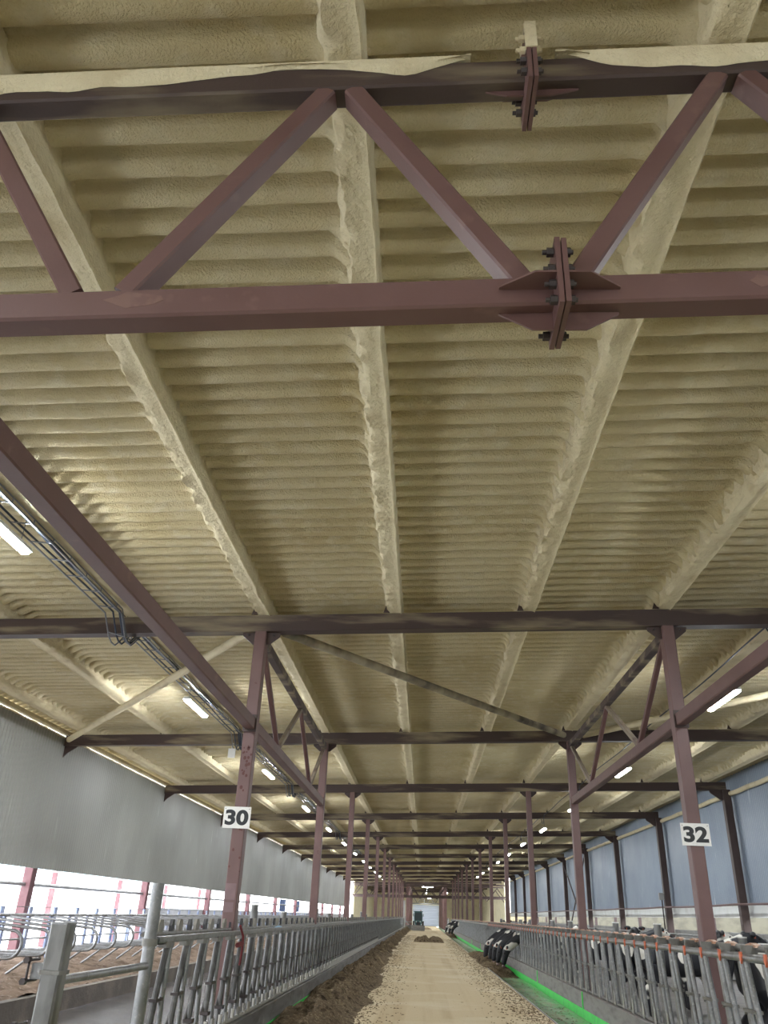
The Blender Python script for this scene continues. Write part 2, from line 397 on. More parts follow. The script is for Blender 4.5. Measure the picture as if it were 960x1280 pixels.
# roof purlins
side_txt = ['fourth left of the left columns', 'third', 'second']
for k, x in enumerate(PURL):
    ys = np.concatenate([np.arange(-1.5, 14, .045), np.arange(14, 24, .09), np.arange(24, YEND, 1.5)])
    prof = [(-.13, .28), (-.125, .10), (-.105, .045), (-.075, .014), (-.03, .006), (.04, .004), (.085, .0), (.10, -.012), (.112, .0), (.115, .05), (.118, .30)]
    q = []; mir = -1 if k < 3 else 1
    for y in ys:
        w1 = float(vn(y*2.3+k*13, 4.4)); w2 = float(vn(y*7+k*5, 9.1))
        for (px, pz) in prof:
            a = float(vn(y*8+k*13, px*30+k*3)); c = float(vn(y*19+k*5, px*44+9))
            lump = 1.0 if px < -.06 else .12
            if k < 3: lump *= .3
            q.append((x+mir*(px+(.05*a+.03*c)*lump+(.014*w1+.010*w2)*(px > .05)), y, 5.862+pz+BZ(x)+(.05*a+.03*c)*lump*(pz < .2)+.012*w1*(pz < .2)))
    n = len(prof); f = [(i*n+j, i*n+j+1, (i+1)*n+j+1, (i+1)*n+j) for i in range(len(ys)-1) for j in range(n-1)]
    b = MB().add(q, f); b.smooth = True
    if k < 3: lb = 'foam-coated roof purlin, %s one to the left of the numbered left column' % ORD[2-k]
    elif k == 3: lb = 'foam-coated roof purlin running directly above the left column row'
    elif k == 4: lb = 'foam-coated roof purlin near the middle, left of the bolted splices'
    elif k == 5: lb = 'broad foam-coated roof purlin just right of the bolted splices'
    elif k == 6: lb = 'foam-coated roof purlin running directly above the right column row'
    else: lb = 'foam-coated roof purlin, %s one to the right of the numbered right column' % ORD[k-7]
    solo('roof_purlin', b, FOAM2, lb, 'purlin', 'foam-coated roof purlins')
# eaves purlins
b = MB().box(-9.58, -9.44, -40, 110.5, 5.50, 5.60); solo('eaves_purlin', b, FOAM2, 'foam-coated eaves purlin above the daylight slit of the left wall', 'purlin')
b = MB()
ysb = np.arange(-2, 111, .12)
b.tube([(-9.54+.012*float(vn(y*5, 2.2)), y, 5.452+.026*float(vn(y*2.6, 7.7))+.012*float(vn(y*11, 1.1))) for y in ysb], .022, 6)
solo('foam_bead', b, FOAM2, 'thin ragged foam bead along the top edge of the left wall sheet', 'foam seal')
b = MB()
b.tube([(10.80, y, 5.86+.012*math.sin(y*3)) for y in np.arange(-2, 111, 1.0)], .08, 8)
solo('foam_coated_pipe', b, FOAM2, 'pale foam-splashed pipe running high along the blue right wall', 'pipe')

def cleat_mesh():
    b = MB().prism([(-.05, 0), (.05, 0), (.0, .14)], 'y', -.012, .012)
    return b.mesh('purlin_cleat', PRIMERD)
CLEAT = cleat_mesh()
# roof beams
for k in range(NB+1):
    y = Y1+S*k
    if y > YEND: break
    far = k > 10
    if k == 0: lb = 'brown roof beam carried by the columns numbered 30 and 32'
    else: lb = 'brown roof beam across the barn, %s one beyond the numbered columns' % (ORD[k-1] if k < 20 else 'far')
    t = thing('roof_beam', lb, 'beam', (0, y, 5.6), 'roof beams across the barn')
    t.location = (0, y, 5.6)
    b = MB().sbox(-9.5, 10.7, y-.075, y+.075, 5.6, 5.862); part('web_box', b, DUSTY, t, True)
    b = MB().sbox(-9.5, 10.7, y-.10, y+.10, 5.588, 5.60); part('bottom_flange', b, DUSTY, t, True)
    if k < 9:
        for x in PURL[1:]:
            if abs(x-XL) > .1 or True:
                o = part('purlin_cleat', CLEAT, None, t) if False else bpy.data.objects.new('purlin_cleat', CLEAT)
                if o.name not in COL.objects: COL.objects.link(o)
                o.parent = t; o.location = (x-.13, -.09, .262+BZ(x))
    if not far:
        b = MB().prism([(-9.50, 5.60+BZ(-9.5)), (-9.12, 5.60+BZ(-9.1)), (-9.40, 5.42+BZ(-9.5)), (-9.50, 5.30+BZ(-9.5))], 'y', y-.02, y+.02)
        part('end_bracket', b, PRIMERD, t, True)

# foreground truss
TY0, TY1 = 2.70, 2.83
tr = thing('roof_truss', 'big reddish-brown lattice truss across the top with two bolted splices', 'truss', (0, 2.765, 4.03))
b = MB(); za = lambda z, x: z+BZ(x)
b.bar((-9.5, 2.765, za(4.113, -9.5)), (.55, 2.765, za(4.113, .55)), .13, .166, bev=.012); part('bottom_chord', b, PRIMER, tr, True)
b = MB().bar((.60, 2.765, za(4.113, .60)), (10.6, 2.765, za(4.113, 10.6)), .13, .166, bev=.012); part('bottom_chord', b, PRIMER, tr, True)
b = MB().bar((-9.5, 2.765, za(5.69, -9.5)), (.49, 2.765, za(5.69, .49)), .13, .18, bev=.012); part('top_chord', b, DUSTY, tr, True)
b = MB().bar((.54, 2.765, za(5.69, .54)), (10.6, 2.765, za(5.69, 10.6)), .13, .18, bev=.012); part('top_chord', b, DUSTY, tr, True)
tops = [XL+2.1*i for i in range(-3, 7)]
for i, x in enumerate(tops):
    bl, br = x-1.05, x+1.05
    for sgn in (-1, 1):
        xb = x + sgn*.93; xt = x+sgn*.07
        if xb < -9.4 or xb > 10.5: continue
        b = MB().bar((xt, 2.765, za(5.61, xt)), (xb, 2.765, za(4.19, xb)), .105, .12, up=(0,1,0), bev=.010)
        part('diagonal', b, PRIMER, tr, True)
# overspray crust on the truss top chord, irregular lower edge
def crust(x0, x1, y0, y1, zlo, zhi, amp, name, parent, mth=.03):
    xs = np.arange(x0, x1+.001, .06); q = []; f = []
    for x in xs:
        e = zlo + amp*float(vn(x*1.3+4, 3.3)) + .35*amp*float(vn(x*6, 1.7))
        e = e + (zhi+.02-e)*max(sst(x0+.35, x0, x), sst(x1-.35, x1, x))
        e = min(e, zhi+.01)
        q += [(x, y0-.004, za(e, x)), (x, y0-mth*.7, za(e+.02, x)), (x, y0-mth, za((e+zhi)/2, x)), (x, y0-mth, za(zhi, x)), (x, y1+mth, za(zhi+.045, x))]
    n = 5; m = len(xs)
    for i in range(m-1):
        for j in range(n-1): f.append((i*n+j, (i+1)*n+j, (i+1)*n+j+1, i*n+j+1))
    b = MB().add(q, f); b.smooth = True
    return part(name, b, FOAM2, parent, True)
crust(-9.4, .25, TY0, TY1, 5.70, 5.79, .17, 'foam_crust', tr)
crust(.66, 10.5, TY0, TY1, 5.695, 5.79, .11, 'foam_crust', tr)

def splice(x, zc, ztop, zbot, name, m_top=None, foam=False):
    sp = part(name, MB().box(x-.026, x-.003, 2.585, 2.905, zbot, ztop), PRIMER, tr, True)
    sp2 = part(name, MB().box(x+.003, x+.026, 2.585, 2.905, zbot+.004, ztop-.006), PRIMER, tr, True)
    for sg in (-1, 1):
        xx = x+sg*.026
        tip = x+sg*.27
        poly = lambda a0, a1: [(xx, a0), (tip, a0), (tip, a0+(a1-a0)*.12), (x+sg*.12, a1), (xx, a1)]
        if not foam: part('stiffener', MB().prism(poly(TY0, TY0-.11), 'z', zc-.005, zc+.005), PRIMER, tr, True)
        part('stiffener', MB().prism(poly(TY1, TY1+.06), 'z', zc-.005, zc+.005), PRIMER, tr, True)
        part('stiffener', MB().prism(poly(zc-.083, zc-.083-(.05 if foam else .10)), 'y', 2.76, 2.77), PRIMER, tr, True)
        if not foam: part('stiffener', MB().prism(poly(zc+.083, zc+.083+.07), 'y', 2.76, 2.77), PRIMER, tr, True)
    for yy in (2.625, 2.865):
        for zz in (zc-.135, zc-.045, zc+.045, zc+.145):
            b = MB()
            b.tube([(x-.078, yy, zz), (x+.06, yy, zz)], .011, 8)
            for s0, s1 in ((-.058, -.028), (.028, .048)): b.tube([(x+s0, yy, zz), (x+s1, yy, zz)], .022, 6)
            part('bolt', b, FOAM2 if foam and zz > zc+.01 else STEELD, tr, True)
    return sp
splice(.575, 4.135, 4.335, 3.955, 'splice_plate')
splice(.515, 5.71, 5.93, 5.475, 'splice_plate', foam=True)
b = MB()
for xx in (.485,): 
    b.box(.484, .546, 2.578, 2.600, 5.72, 5.94); b.box(.484, .546, 2.60, 2.905, 5.935, 5.96)
part('foam_crust', b, FOAM2, tr, True)

for cx, w0, h0 in ((-1.36, .13, .045), (1.48, .05, .035), (1.72, .10, .04)):
    zc0 = 4.125+BZ(cx)
    pl = [(cx+w0*math.cos(a*PI/5)*(1+.25*math.sin(a*2.7)), zc0+h0*math.sin(a*PI/5)*(1+.2*math.cos(a*1.9))) for a in range(10)]
    part('paint_patch', MB().prism(pl, 'y', TY0-.0015, TY0+.002), mat('repaint', (.185, .105, .088), .6, noise=[((.15, .08, .07), 14, .45, .6)]), tr, True, label='paler reddish touch-up patch')
# longitudinal ties and trusses along the column rows
for X, side in ((XL, 'left'), (XR, 'right')):
    zc = 4.16+BZ(X)
    b = MB().bar((X, 2.84, zc-.01), (X, Y1-.12, zc-.01), .15, .17, bev=.012)
    t = thing('tie_beam', 'reddish-brown square tie beam running from the splice truss to the numbered %s column' % side, 'beam', (X, 7, zc), 'tie beams along the column rows')
    part('tube', b, PRIMER, t, True)
    b = MB(); b.box(X-.10, X+.10, Y1-.135, Y1-.115, zc-.13, zc+.12); part('end_plate', b, PRIMERD, t, True)
    t = thing('lattice_truss', 'short lattice truss along the %s column row beyond the numbered column' % side, 'truss', (X, 16.3, zc), 'lattice trusses along the column rows')
    part('bottom_chord', MB().bar((X, Y1+.12, zc-.01), (X, Y1+S-.12, zc-.01), .15, .17, bev=.012), PRIMER, t, True)
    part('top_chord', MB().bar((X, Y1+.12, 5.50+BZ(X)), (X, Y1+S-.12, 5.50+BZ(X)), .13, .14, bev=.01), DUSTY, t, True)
    zt, zb_ = 5.43+BZ(X), zc+.07
    nodes = [(12.05, zt), (14.1, zb_), (16.3, zt), (18.5, zb_), (20.55, zt)]
    for a, c in zip(nodes[:-1], nodes[1:]):
        part('diagonal', MB().bar((X, a[0], a[1]), (X, c[0], c[1]), .08, .08, bev=.008), PRIMER if a[1] > c[1] else DUSTP, t, True)
# wind braces in the roof plane, foam dusted
for nm, a, c in (('centre', (XL+.3, Y1+.3), (XR-.2, Y1+S-.35)), ('left wing', (XL-.3, Y1+.3), (-9.3, Y1+S-.3)), ('right wing', (XR+.3, Y1+S-.3), (10.5, Y1+.3))):
    b = MB().tube([(a[0], a[1], 5.70+BZ(a[0])), ((a[0]+c[0])/2, (a[1]+c[1])/2, 5.69+BZ((a[0]+c[0])/2)), (c[0], c[1], 5.70+BZ(c[0]))], .075, 10)
    solo('roof_brace', b, STRIPE if nm == 'centre' else FOAM2, {'centre': 'diagonal brace tube with striped foam overspray between the two numbered columns\' bay', 'left wing': 'foam-covered diagonal brace running down to the left wall', 'right wing': 'foam-covered diagonal brace in the right-hand roof wing'}[nm], 'brace', 'diagonal roof braces')

# columns
def column(X, y, k, side, zfoot=.0, wx=.18, wy=.20, lb=None, zt=5.59, m=COLM):
    t = thing('steel_column', lb, 'column', (X, y, zfoot), '%s row of steel columns' % side)
    part('shaft', MB().bar((X, y, zfoot), (X, y, zt+BZ(X)), wx, wy, up=(0,1,0), bev=.012), m, t, True)
    for sg in (-1, 1):
        z = zt+BZ(X)
        part('head_gusset', MB().prism([(X+sg*wx/2, z), (X+sg*.30, z), (X+sg*.29, z-.06), (X+sg*(wx/2+.04), z-.19), (X+sg*wx/2, z-.19)], 'y', y-.02, y+.02), PRIMERD, t, True)
        b = MB().tube([(X+sg*.2, y-.05, z-.045), (X+sg*.2, y+.05, z-.045)], .018, 6); part('bolt', b, STEELD, t, True)
    return t
c30 = c32 = None
for k in range(0, 12):
    for X, side in ((XL, 'left'), (XR, 'right')):
        if k == 0: lb = {'left': 'spotted pinkish-brown column carrying the number 30', 'right': 'pinkish-brown column carrying the number 32'}[side]
        else: lb = 'reddish-brown square column, %s beyond the numbered one in the %s row' % (ORD[k-1], side)
        t = column(X, Y1+S*k, k, side, .47 if side == 'left' else .21, lb=lb)
        if k == 0 and side == 'left': c30 = t
        if k == 0 and side == 'right': c32 = t
part('paint_patch', MB().box(XL-.085, XL+.06, Y1-.104, Y1-.1005, 1.70, 1.90), PATCH, c30, True, label='paler lilac paint patch')
part('paint_patch', MB().box(XL-.085, XL+.05, Y1-.104, Y1-.1005, 1.55, 1.67), PATCH, c30, True, label='small paler lilac paint patch')
# red blotches on column 30
b = MB(); rr = random.Random(3)
for i in range(26):
    x = XL + rr.uniform(-.07, .07); z = rr.choice([rr.uniform(3.1, 3.75), rr.uniform(3.1, 3.75), rr.uniform(1.9, 2.6)]); r = rr.uniform(.008, .024)
    b.prism([(x+r*math.cos(a*PI/4), z+r*1.2*math.sin(a*PI/4)) for a in range(8)], 'y', Y1-.1025, Y1-.0998)
part('rust_spots', b, mat('oxide_spots', (.11, .035, .03), .6), c30, True, label='dark red spots')

# number signs
def sign(txt, X, z, w_, h_, lb, rot=0.0):
    y = Y1-.115
    t = thing('number_sign', lb, 'sign', (X, y, z), 'number signs on the columns')
    part('plate', MB().box(-w_/2, w_/2, -.006, .006, -h_/2, h_/2), SIGNW, t)
    cu = bpy.data.curves.new('digits', 'FONT'); cu.body = txt; cu.size = .325; cu.align_x = 'CENTER'; cu.align_y = 'CENTER'; cu.extrude = .001; cu.offset = .0135
    cu.space_character = 1.02
    o = bpy.data.objects.new('tmp', cu); COL.objects.link(o)
    dg = bpy.context.evaluated_depsgraph_get(); me = bpy.data.meshes.new_from_object(o.evaluated_get(dg))
    bpy.data.objects.remove(o)
    me.materials.clear(); me.materials.append(BLACK)
    zs = [v.co.x for v in me.vertices]; cx = (min(zs)+max(zs))/2; zs = [v.co.y for v in me.vertices]; cyy = (min(zs)+max(zs))/2
    hh = max(zs)-min(zs); ww = max(v.co.x for v in me.vertices)-min(v.co.x for v in me.vertices)
    for v in me.vertices:
        x, yy_, zz = v.co
        v.co = ((x-cx)/ww*w_*.86, -.008-zz, (yy_-cyy)/hh*h_*.72)
    d = bpy.data.objects.new('digits', me); COL.objects.link(d); d.parent = t; d['label'] = 'bold black %s' % txt
    for sx in (-1, 1):
        part('screw', MB().tube([(sx*w_*.44, -.010, h_*.40), (sx*w_*.44, .0, h_*.40)], .006, 6), STEELD, t)
    t.rotation_euler = (0, rot, 0)
sign('30', -2.645, 2.74, .385, .285, 'white plate with black number 30 on the left column', 0.0)
sign('32', 3.70, 2.73, .385, .285, 'white plate with black number 32 on the right column', 0.0)

# posts of the right wall
for k in range(0, 12):
    y = Y1+S*k
    t = thing('wall_post', 'dark brown post against the blue right wall, %s one counted from the camera' % ORD[k], 'post', (10.65, y, 0), 'posts along the right wall')
    part('shaft', MB().bar((10.68, y, 0), (10.68, y, 6.0), .26, .24, up=(0,1,0), bev=.012), PRIMERD, t, True)
    part('head_gusset', MB().prism([(10.55, 5.98), (10.10, 5.97), (10.14, 5.88), (10.45, 5.66), (10.55, 5.64)], 'y', y-.02, y+.02), PRIMERD, t, True)
b = MB(); b.tube([(10.50, y, 2.35-.03*abs(math.sin(PI*(y-Y1)/S))) for y in np.arange(-3, 111, 1.5)], .035, 8)
solo('wall_pipe', b, PRIMER, 'pinkish-grey pipe running along the right wall under the blue sheets', 'pipe')
for (yy, zt) in ((38.9, 2.75),):
    pass
# X brace between two far wall posts
for a, c in ((0, 1), (1, 0)):
    b = MB().bar((10.62, 57+9*a, .3), (10.62, 57+9*c+.0, 5.6), .07, .07); solo('wall_brace', b, PRIMERD, 'thin dark diagonal brace between far posts of the right wall leaning %s' % ('away' if a == 0 else 'towards the camera'), 'brace', 'cross braces of the right wall')
# left outside posts, rails
for k in range(0, 11):
    y = Y1+S*k
    lab = 'pinkish-red post outside the left wall opening, %s one from the camera' % ORD[k]
    t = thing('outer_post', lab, 'post', (-9.68, y, -.3), 'red posts behind the left wall opening')
    part('shaft', MB().bar((-9.68, y, -.3), (-9.68, y, 2.45), .22, .26, up=(0,1,0), bev=.012), REDP, t, True)
    part('foot_plate', MB().box(-9.80, -9.56, y-.18, y+.18, -.3, -.27), REDP, t, True)
for i, y in enumerate((31, 40, 49, 58, 67, 76)):
    t = thing('yard_post', 'slim pink-red post farther out in the bright yard, %s one from the left' % ORD[i], 'post', (-17.4, y, -.3), 'slim red posts out in the yard')
    part('shaft', MB().bar((-17.4, y, -.3), (-17.4, y, 5.4), .20, .20, up=(0,1,0)), REDP, t, True)
    part('foot_plate', MB().box(-17.55, -17.25, y-.15, y+.15, -.3, -.27), REDP, t, True)
b = MB().tube([(-9.72, y, 1.93) for y in np.arange(-3, 111, 3)], .045, 8); solo('opening_rail', b, GALV, 'upper horizontal pipe across the bright left opening', 'rail')
b = MB().tube([(-17.2, y, 2.8) for y in np.arange(20, 90, 3)], .03, 8); solo('yard_rail', b, GALV, 'thin far rail out in the yard between slim red posts', 'rail')
for i, (y, wd) in enumerate(((59, 2.4), (66, 2.4))):
    t = thing('tarpaulin', 'blue sheet panel hung outside the left opening, %s' % ('nearer of two' if i == 0 else 'farther of two'), 'panel', (-9.74, y, 1.5), 'blue panels at the left opening')
    b = MB()
    for j in range(8): b.box(-9.75+.02*(j % 2), -9.73+.02*(j % 2), y+j*wd/8, y+(j+1)*wd/8, 1.52, 2.28)
    part('sheet', b, mat('blue_sheet_%d' % i, (.10, .16, .34), .5), t, True)
t = thing('yard_building', 'pale low building with a light blue window strip beyond the yard', 'building', (-48, 95, -.3))
part('walls', MB().box(-54, -48, 55, 150, -.3, 6.2), SNOW, t, True)
part('window_strip', MB().box(-48.02, -47.95, 58, 148, 4.2, 5.2), mat('pale_glass', (.35, .60, .68), .15), t, True)
# posts of the annex on the right
for i in range(14):
    y = 13+i*6.5
    solo('annex_post', MB().bar((12.6, y, .02), (12.6, y, 2.6), .16, .16, up=(0,1,0)), PRIMERD, 'short brown post in the bright gap behind the right wall, %s from the camera' % ORD[i], 'post', 'posts in the gap behind the right wall')

# ================================================================== LIGHTS AND CABLES
def fixture():
    t = thing('strip_light', 'x', 'light', (0,0,0), 'strip lights under the roof')
    part('housing', MB().prism([(-.075, .0), (.075, .0), (.06, .055), (-.06, .055)], 'y', -.80, .80), WHITE, t)
    part('diffuser', MB().prism([(-.062, .0), (-.045, -.035), (.045, -.035), (.062, .0)], 'y', -.77, .77), LAMP, t)
    for yy in (-.6, .6): part('hanger', MB().tube([(0, yy, .05), (0, yy, .38)], .006, 6), TRAYM, t)
    return t
fx = fixture()
first = True
def put(x, y, z, lb):
    global first
    if first: o = fx; o.location = (x, y, z); o['label'] = lb; first = False
    else: o = dup(fx, (x, y, z), None, lb)
    return o
for i in range(12):
    put(-5.03, 7.95+9.05*i, 5.47, 'lit strip light in the left wing, %s one from the camera' % ORD[i])
for i in range(12):
    put(5.80, 6.9+8.65*i, 5.57, 'lit strip light in the right wing, %s one from the camera' % ORD[i])
for i, (y, z) in enumerate(((119, 5.2), (150, 4.4))):
    o = put(.5, y, z, 'lit strip light across the far passage above the aisle, %s' % ('nearer' if i == 0 else 'farther')); o.rotation_euler = (0, 0, PI/2)
for i, yy in enumerate((128, 138, 157)):  # added fixtures that brighten the far bay
    put(.5, yy, 5.3, 'added strip light brightening the far bay over the aisle, %s one' % ORD[i])
for i in range(4):  # extra fixtures, put in to light the area behind the portal
    put(3.3, 122+9*i, 4.6, 'added strip light brightening the far right portal columns, %s one' % ORD[i])
for i in range(4):
    for xx in (-5.03, 5.80): put(xx, -1.4-8.8*i, 5.5, 'strip light behind the camera on the %s, %s one' % ('left' if xx < 0 else 'right', ORD[i]))

def tray_bay(y0, y1, lb):
    t = thing('cable_tray', lb, 'cable tray', (-4.87, (y0+y1)/2, 5.5), 'wire cable trays of the left wing')
    def zz(y):
        for k in range(-1, 12):
            d = abs(y-(Y1+S*k))
            if d < .5: return 5.60 - .33*(1-max(0, (d-.14)/.36))
        return 5.60
    ys = np.arange(y0, y1+.01, .15)
    for xo in (-.13, .13): part('side_wire', MB().tube([(-4.86+xo, y, zz(y)) for y in ys], .013, 6), TRAYM, t, True)
    part('side_wire', MB().tube([(-4.73, y, zz(y)+.07) for y in ys], .009, 6), TRAYM, t, True)
    b = MB(); y = y0; s = 1
    while y < y1-.3:
        b.tube([(-4.99, y, zz(y)+.005), (-4.73, y+.06, zz(y+.06)+.005)], .009, 6)
        b.tube([(-4.73, y+.06, zz(y+.06)), (-4.73, y+.06, zz(y+.06)+.07)], .009, 6); y += .55
    part('rungs', b, TRAYM, t, True)
    b = MB().tube([(-4.77+.018*math.sin(y*2.3), y, zz(y)+.03+.008*math.sin(y*5)) for y in ys], .020, 6); part('cable', b, CABLE, t, True)
    b = MB().tube([(-4.79+.02*math.sin(y*1.7+1), y, zz(y)+.025+.01*math.sin(y*3.3)) for y in ys], .017, 6); part('cable', b, CABLE, t, True)
    b = MB().tube([(-4.90+.03*math.sin(y*1.1+2), y, zz(y)+.022) for y in ys], .014, 6); part('cable', b, CABLE, t, True)
tray_bay(3.2, 11.0, 'wire cable tray beside the nearest left strip light')
tray_bay(11.0, 20.0, 'wire cable tray dipping under the beam of the numbered columns')
for k in range(1, 6): tray_bay(20.0+9*(k-1), 29.0+9*(k-1), 'wire cable tray of the left wing dipping under the %s beam beyond the numbered columns' % ORD[k-1])
b = MB().box(-5.10, -4.92, Y1+S-.16, Y1+S-.10, 5.05, 5.28); b.tube([(-5.01, Y1+S-.13, 5.28), (-5.01, Y1+S-.10, 5.42)], .02, 6)
solo('junction_box', b, WHITE, 'small pale junction box hanging under the left cable tray near column 30', 'junction box')
for k in range(0, 8):
    ys = np.arange(Y1-4.5+S*k, Y1+4.51+S*k, .15); pts = []
    for y in ys:
        d = y-(Y1+S*k); z = 5.72+BZ(5.5)
        if abs(d) < .45: z -= .33*(1-max(0, (abs(d)-.15)/.30)) - .06*math.sin(d*20)
        pts.append((5.45+.03*math.sin(y*.9), y, z))
    solo('lighting_cable', MB().tube(pts, .013, 6), CABLE, 'thin dark cable by the right strip lights, looping under beam row %s from the camera' % ORD[k], 'cable', 'cables of the right wing')

# ================================================================== FEED BARRIERS
def bars(kind):
    """one neck opening, local: barrier plane x=0, y along the aisle"""
    out = {}
    if kind == 'L':
        zt, zb_, zm = 1.28, .37, .83
        b = MB(); b.tube([(0, .02, zt), (.0, -.14, zm+.04), (0, -.27, zb_)], .030, 8); out['fixed_bar'] = (b, GALVK)
        b = MB(); b.tube([(.012, .07, zt), (.012, .03, zm), (.012, .07, zb_)], .026, 8); out['neck_bar'] = (b, GALV)
        b = MB(); b.tube([(-.03, .10, zt), (-.03, -.06, zm), (-.03, -.10, zb_+.02)], .026, 8); b.tube([(-.03, .03, zm), (-.03, -.27, .55)], .018, 8); out['swing_bar'] = (b, GALVK)
        b = MB(); b.box(-.04, .03, -.20, .03, zm-.012, zm+.014); b.tube([(.01, .0, zm), (.01, .09, zm+.03)], .016, 6); out['clip'] = (b, STEELD)
        b = MB().box(-.04, .05, -.28, -.17, .53, .565); out['lower_clip'] = (b, STEELD)
        b = MB(); b.tube([(.03, -.275, zb_-.03), (.03, -.25, zb_+.10)], .028, 8); out['foot_sleeve'] = (b, SLEEVE)
        b = MB(); b.tube([(.03, .07, zb_-.03), (.03, .06, zb_+.10)], .028, 8); out['foot_sleeve_'] = (b, SLEEVE)
        b = MB(); b.prism([(-.065, 1.33), (.01, 1.33), (.03, 1.40), (.01, 1.475), (-.045, 1.475), (-.075, 1.42)], 'x', -.17, -.14)
        b.v = [(x, y-.06, z) for x, y, z in b.v]; out['black_paddle'] = (b, BLACKP)
        b = MB(); b.prism([(.10, 1.335), (.23, 1.335), (.26, 1.42), (.22, 1.475), (.12, 1.475), (.09, 1.42)], 'x', -.16, -.13); out['tan_paddle'] = (b, TANP)
        b = MB().box(-.045, .03, -.12, .14, 1.245, 1.30); out['latch_box'] = (b, GALVD)
    else:
        zt, zb_, zm = 1.29, .33, .84
        b = MB(); b.tube([(-.01, -.18, zt), (-.01, -.31, zm), (-.01, -.43, zb_)], .029, 8); out['fixed_bar'] = (b, GALV)
        b = MB(); b.tube([(.01, -.09, zt), (.01, -.21, zm), (.01, -.31, zb_)], .026, 8); out['neck_bar'] = (b, GALVD)
        b = MB(); b.tube([(.0, .0, zt), (.0, -.08, zm), (.0, -.18, zb_)], .026, 8); out['swing_bar'] = (b, GALV)
        b = MB(); b.tube([(.015, .09, zt), (.015, .03, zm), (.015, .0, zb_)], .029, 8); out['yoke_bar'] = (b, GALVD)
        b = MB(); b.box(-.045, .035, -.32, .04, zm-.018, zm+.014); b.tube([(0, .02, zm), (0, .11, zm-.04)], .015, 6); out['clip'] = (b, GALVD)
        b = MB(); b.prism([(-.34, zb_-.02), (-.24, zb_-.02), (-.27, zb_+.20), (-.33, zb_+.16)], 'x', -.045, -.035); out['foot_bracket'] = (b, SLEEVE)
        b = MB(); b.prism([(-.155, 1.385), (-.105, 1.385), (-.10, 1.33), (-.125, 1.27), (-.15, 1.31)], 'x', -.055, -.035); out['orange_latch'] = (b, ORANGE)
        b = MB(); b.prism([(-.20, 1.43), (.12, 1.43), (.09, 1.455), (-.05, 1.475), (-.18, 1.455)], 'x', .10, .17); out['rusty_cap'] = (b, RUST)
        b = MB(); b.box(-.03, .14, -.14, -.10, 1.36, 1.45); out['cross_clamp'] = (b, GALVD)
    return out
def barrier_proto(kind, n, detail, lb, x, y):
    p = S/13; L = n*p
    t = thing('feed_barrier', lb, 'feed barrier', (x, y, 0), 'headlock feed barrier sections on the %s' % ('left' if kind == 'L' else 'right'))
    BB = bars(kind); names = list(BB) if detail > 1 else [k for k in BB if k in ('fixed_bar', 'neck_bar', 'swing_bar', 'tan_paddle', 'black_paddle', 'rusty_cap')]
    ms = {k: BB[k][0].mesh(k.rstrip('_'), BB[k][1]) for k in names}
    for i in range(n):
        for k in names:
            o = bpy.data.objects.new(k.rstrip('_'), ms[k]); COL.objects.link(o); o.parent = t; o.location = (0, (i+.5)*p, 0)
    if kind == 'L':
        part('top_rail', MB().bar((0, 0, 1.315), (0, L, 1.315), .055, .055, bev=.01), GALV, t)
        part('rear_rail', MB().tube([(-.14, 0, 1.35), (-.14, L, 1.35)], .018, 8), GALVD, t)
        part('bottom_rail', MB().tube([(.03, 0, .355), (.03, L, .355)], .024, 8), SLEEVE, t)
        part('post', MB().bar((-.03, L-.04, .33), (-.03, L-.04, 1.34), .06, .06), GALVD, t)
    else:
        part('top_rail', MB().tube([(0, 0, 1.33), (0, L, 1.33)], .042, 10), GALV, t)
        part('rear_rail', MB().tube([(.16, 0, 1.42), (.16, L, 1.42)], .036, 10), GALVD, t)
        part('control_rod', MB().tube([(.10, 0, 1.36), (.10, L, 1.36)], .014, 8), GALVD, t)
        part('bottom_rail', MB().tube([(.0, 0, .325), (.0, L, .325)], .026, 8), GALVD, t)
        part('post', MB().bar((.05, L-.04, .30), (.05, L-.04, 1.46), .09, .06), GALV, t)
    return t
u = S/13
XBL, XBR = -2.42, 3.50
def bay_label(side, k):
    if k < 0: return 'galvanised headlock barrier section ending at the numbered %s column' % side
    if k == 0: return 'galvanised headlock barrier section just beyond the numbered %s column' % side
    return 'galvanised headlock barrier section starting at the %s column beyond the numbered one, %s side' % (ORD[k-1], side)
barrier_proto('L', 5, 2, bay_label('left', -1), XBL, 8.02)
pL = barrier_proto('L', 13, 2, bay_label('left', 0), XBL, 8.02+5*u)
for k in range(1, 4): dup(pL, (XBL, 8.02+5*u+S*k, 0), None, bay_label('left', k))
pL2 = barrier_proto('L', 13, 1, bay_label('left', 4), XBL, 8.02+5*u+S*4)
for k in range(5, 11): dup(pL2, (XBL, 8.02+5*u+S*k, 0), None, bay_label('left', k))
barrier_proto('R', 7, 2, bay_label('right', -1), XBR, Y1-7*u)
pR = barrier_proto('R', 13, 2, bay_label('right', 0), XBR, Y1)
for k in range(1, 4): dup(pR, (XBR, Y1+S*k, 0), None, bay_label('right', k))
pR2 = barrier_proto('R', 13, 1, bay_label('right', 4), XBR, Y1+S*4)
for k in range(5, 11): dup(pR2, (XBR, Y1+S*k, 0), None, bay_label('right', k))
for k in range(4): dup(pR2, (XBR, 121+S*k, 0), None, 'galvanised barrier section on the right beyond the far passage, %s one' % ORD[k])
for k in range(4): dup(pL2, (XBL, 121+S*k, 0), None, 'galvanised barrier section on the left beyond the far passage, %s one' % ORD[k])
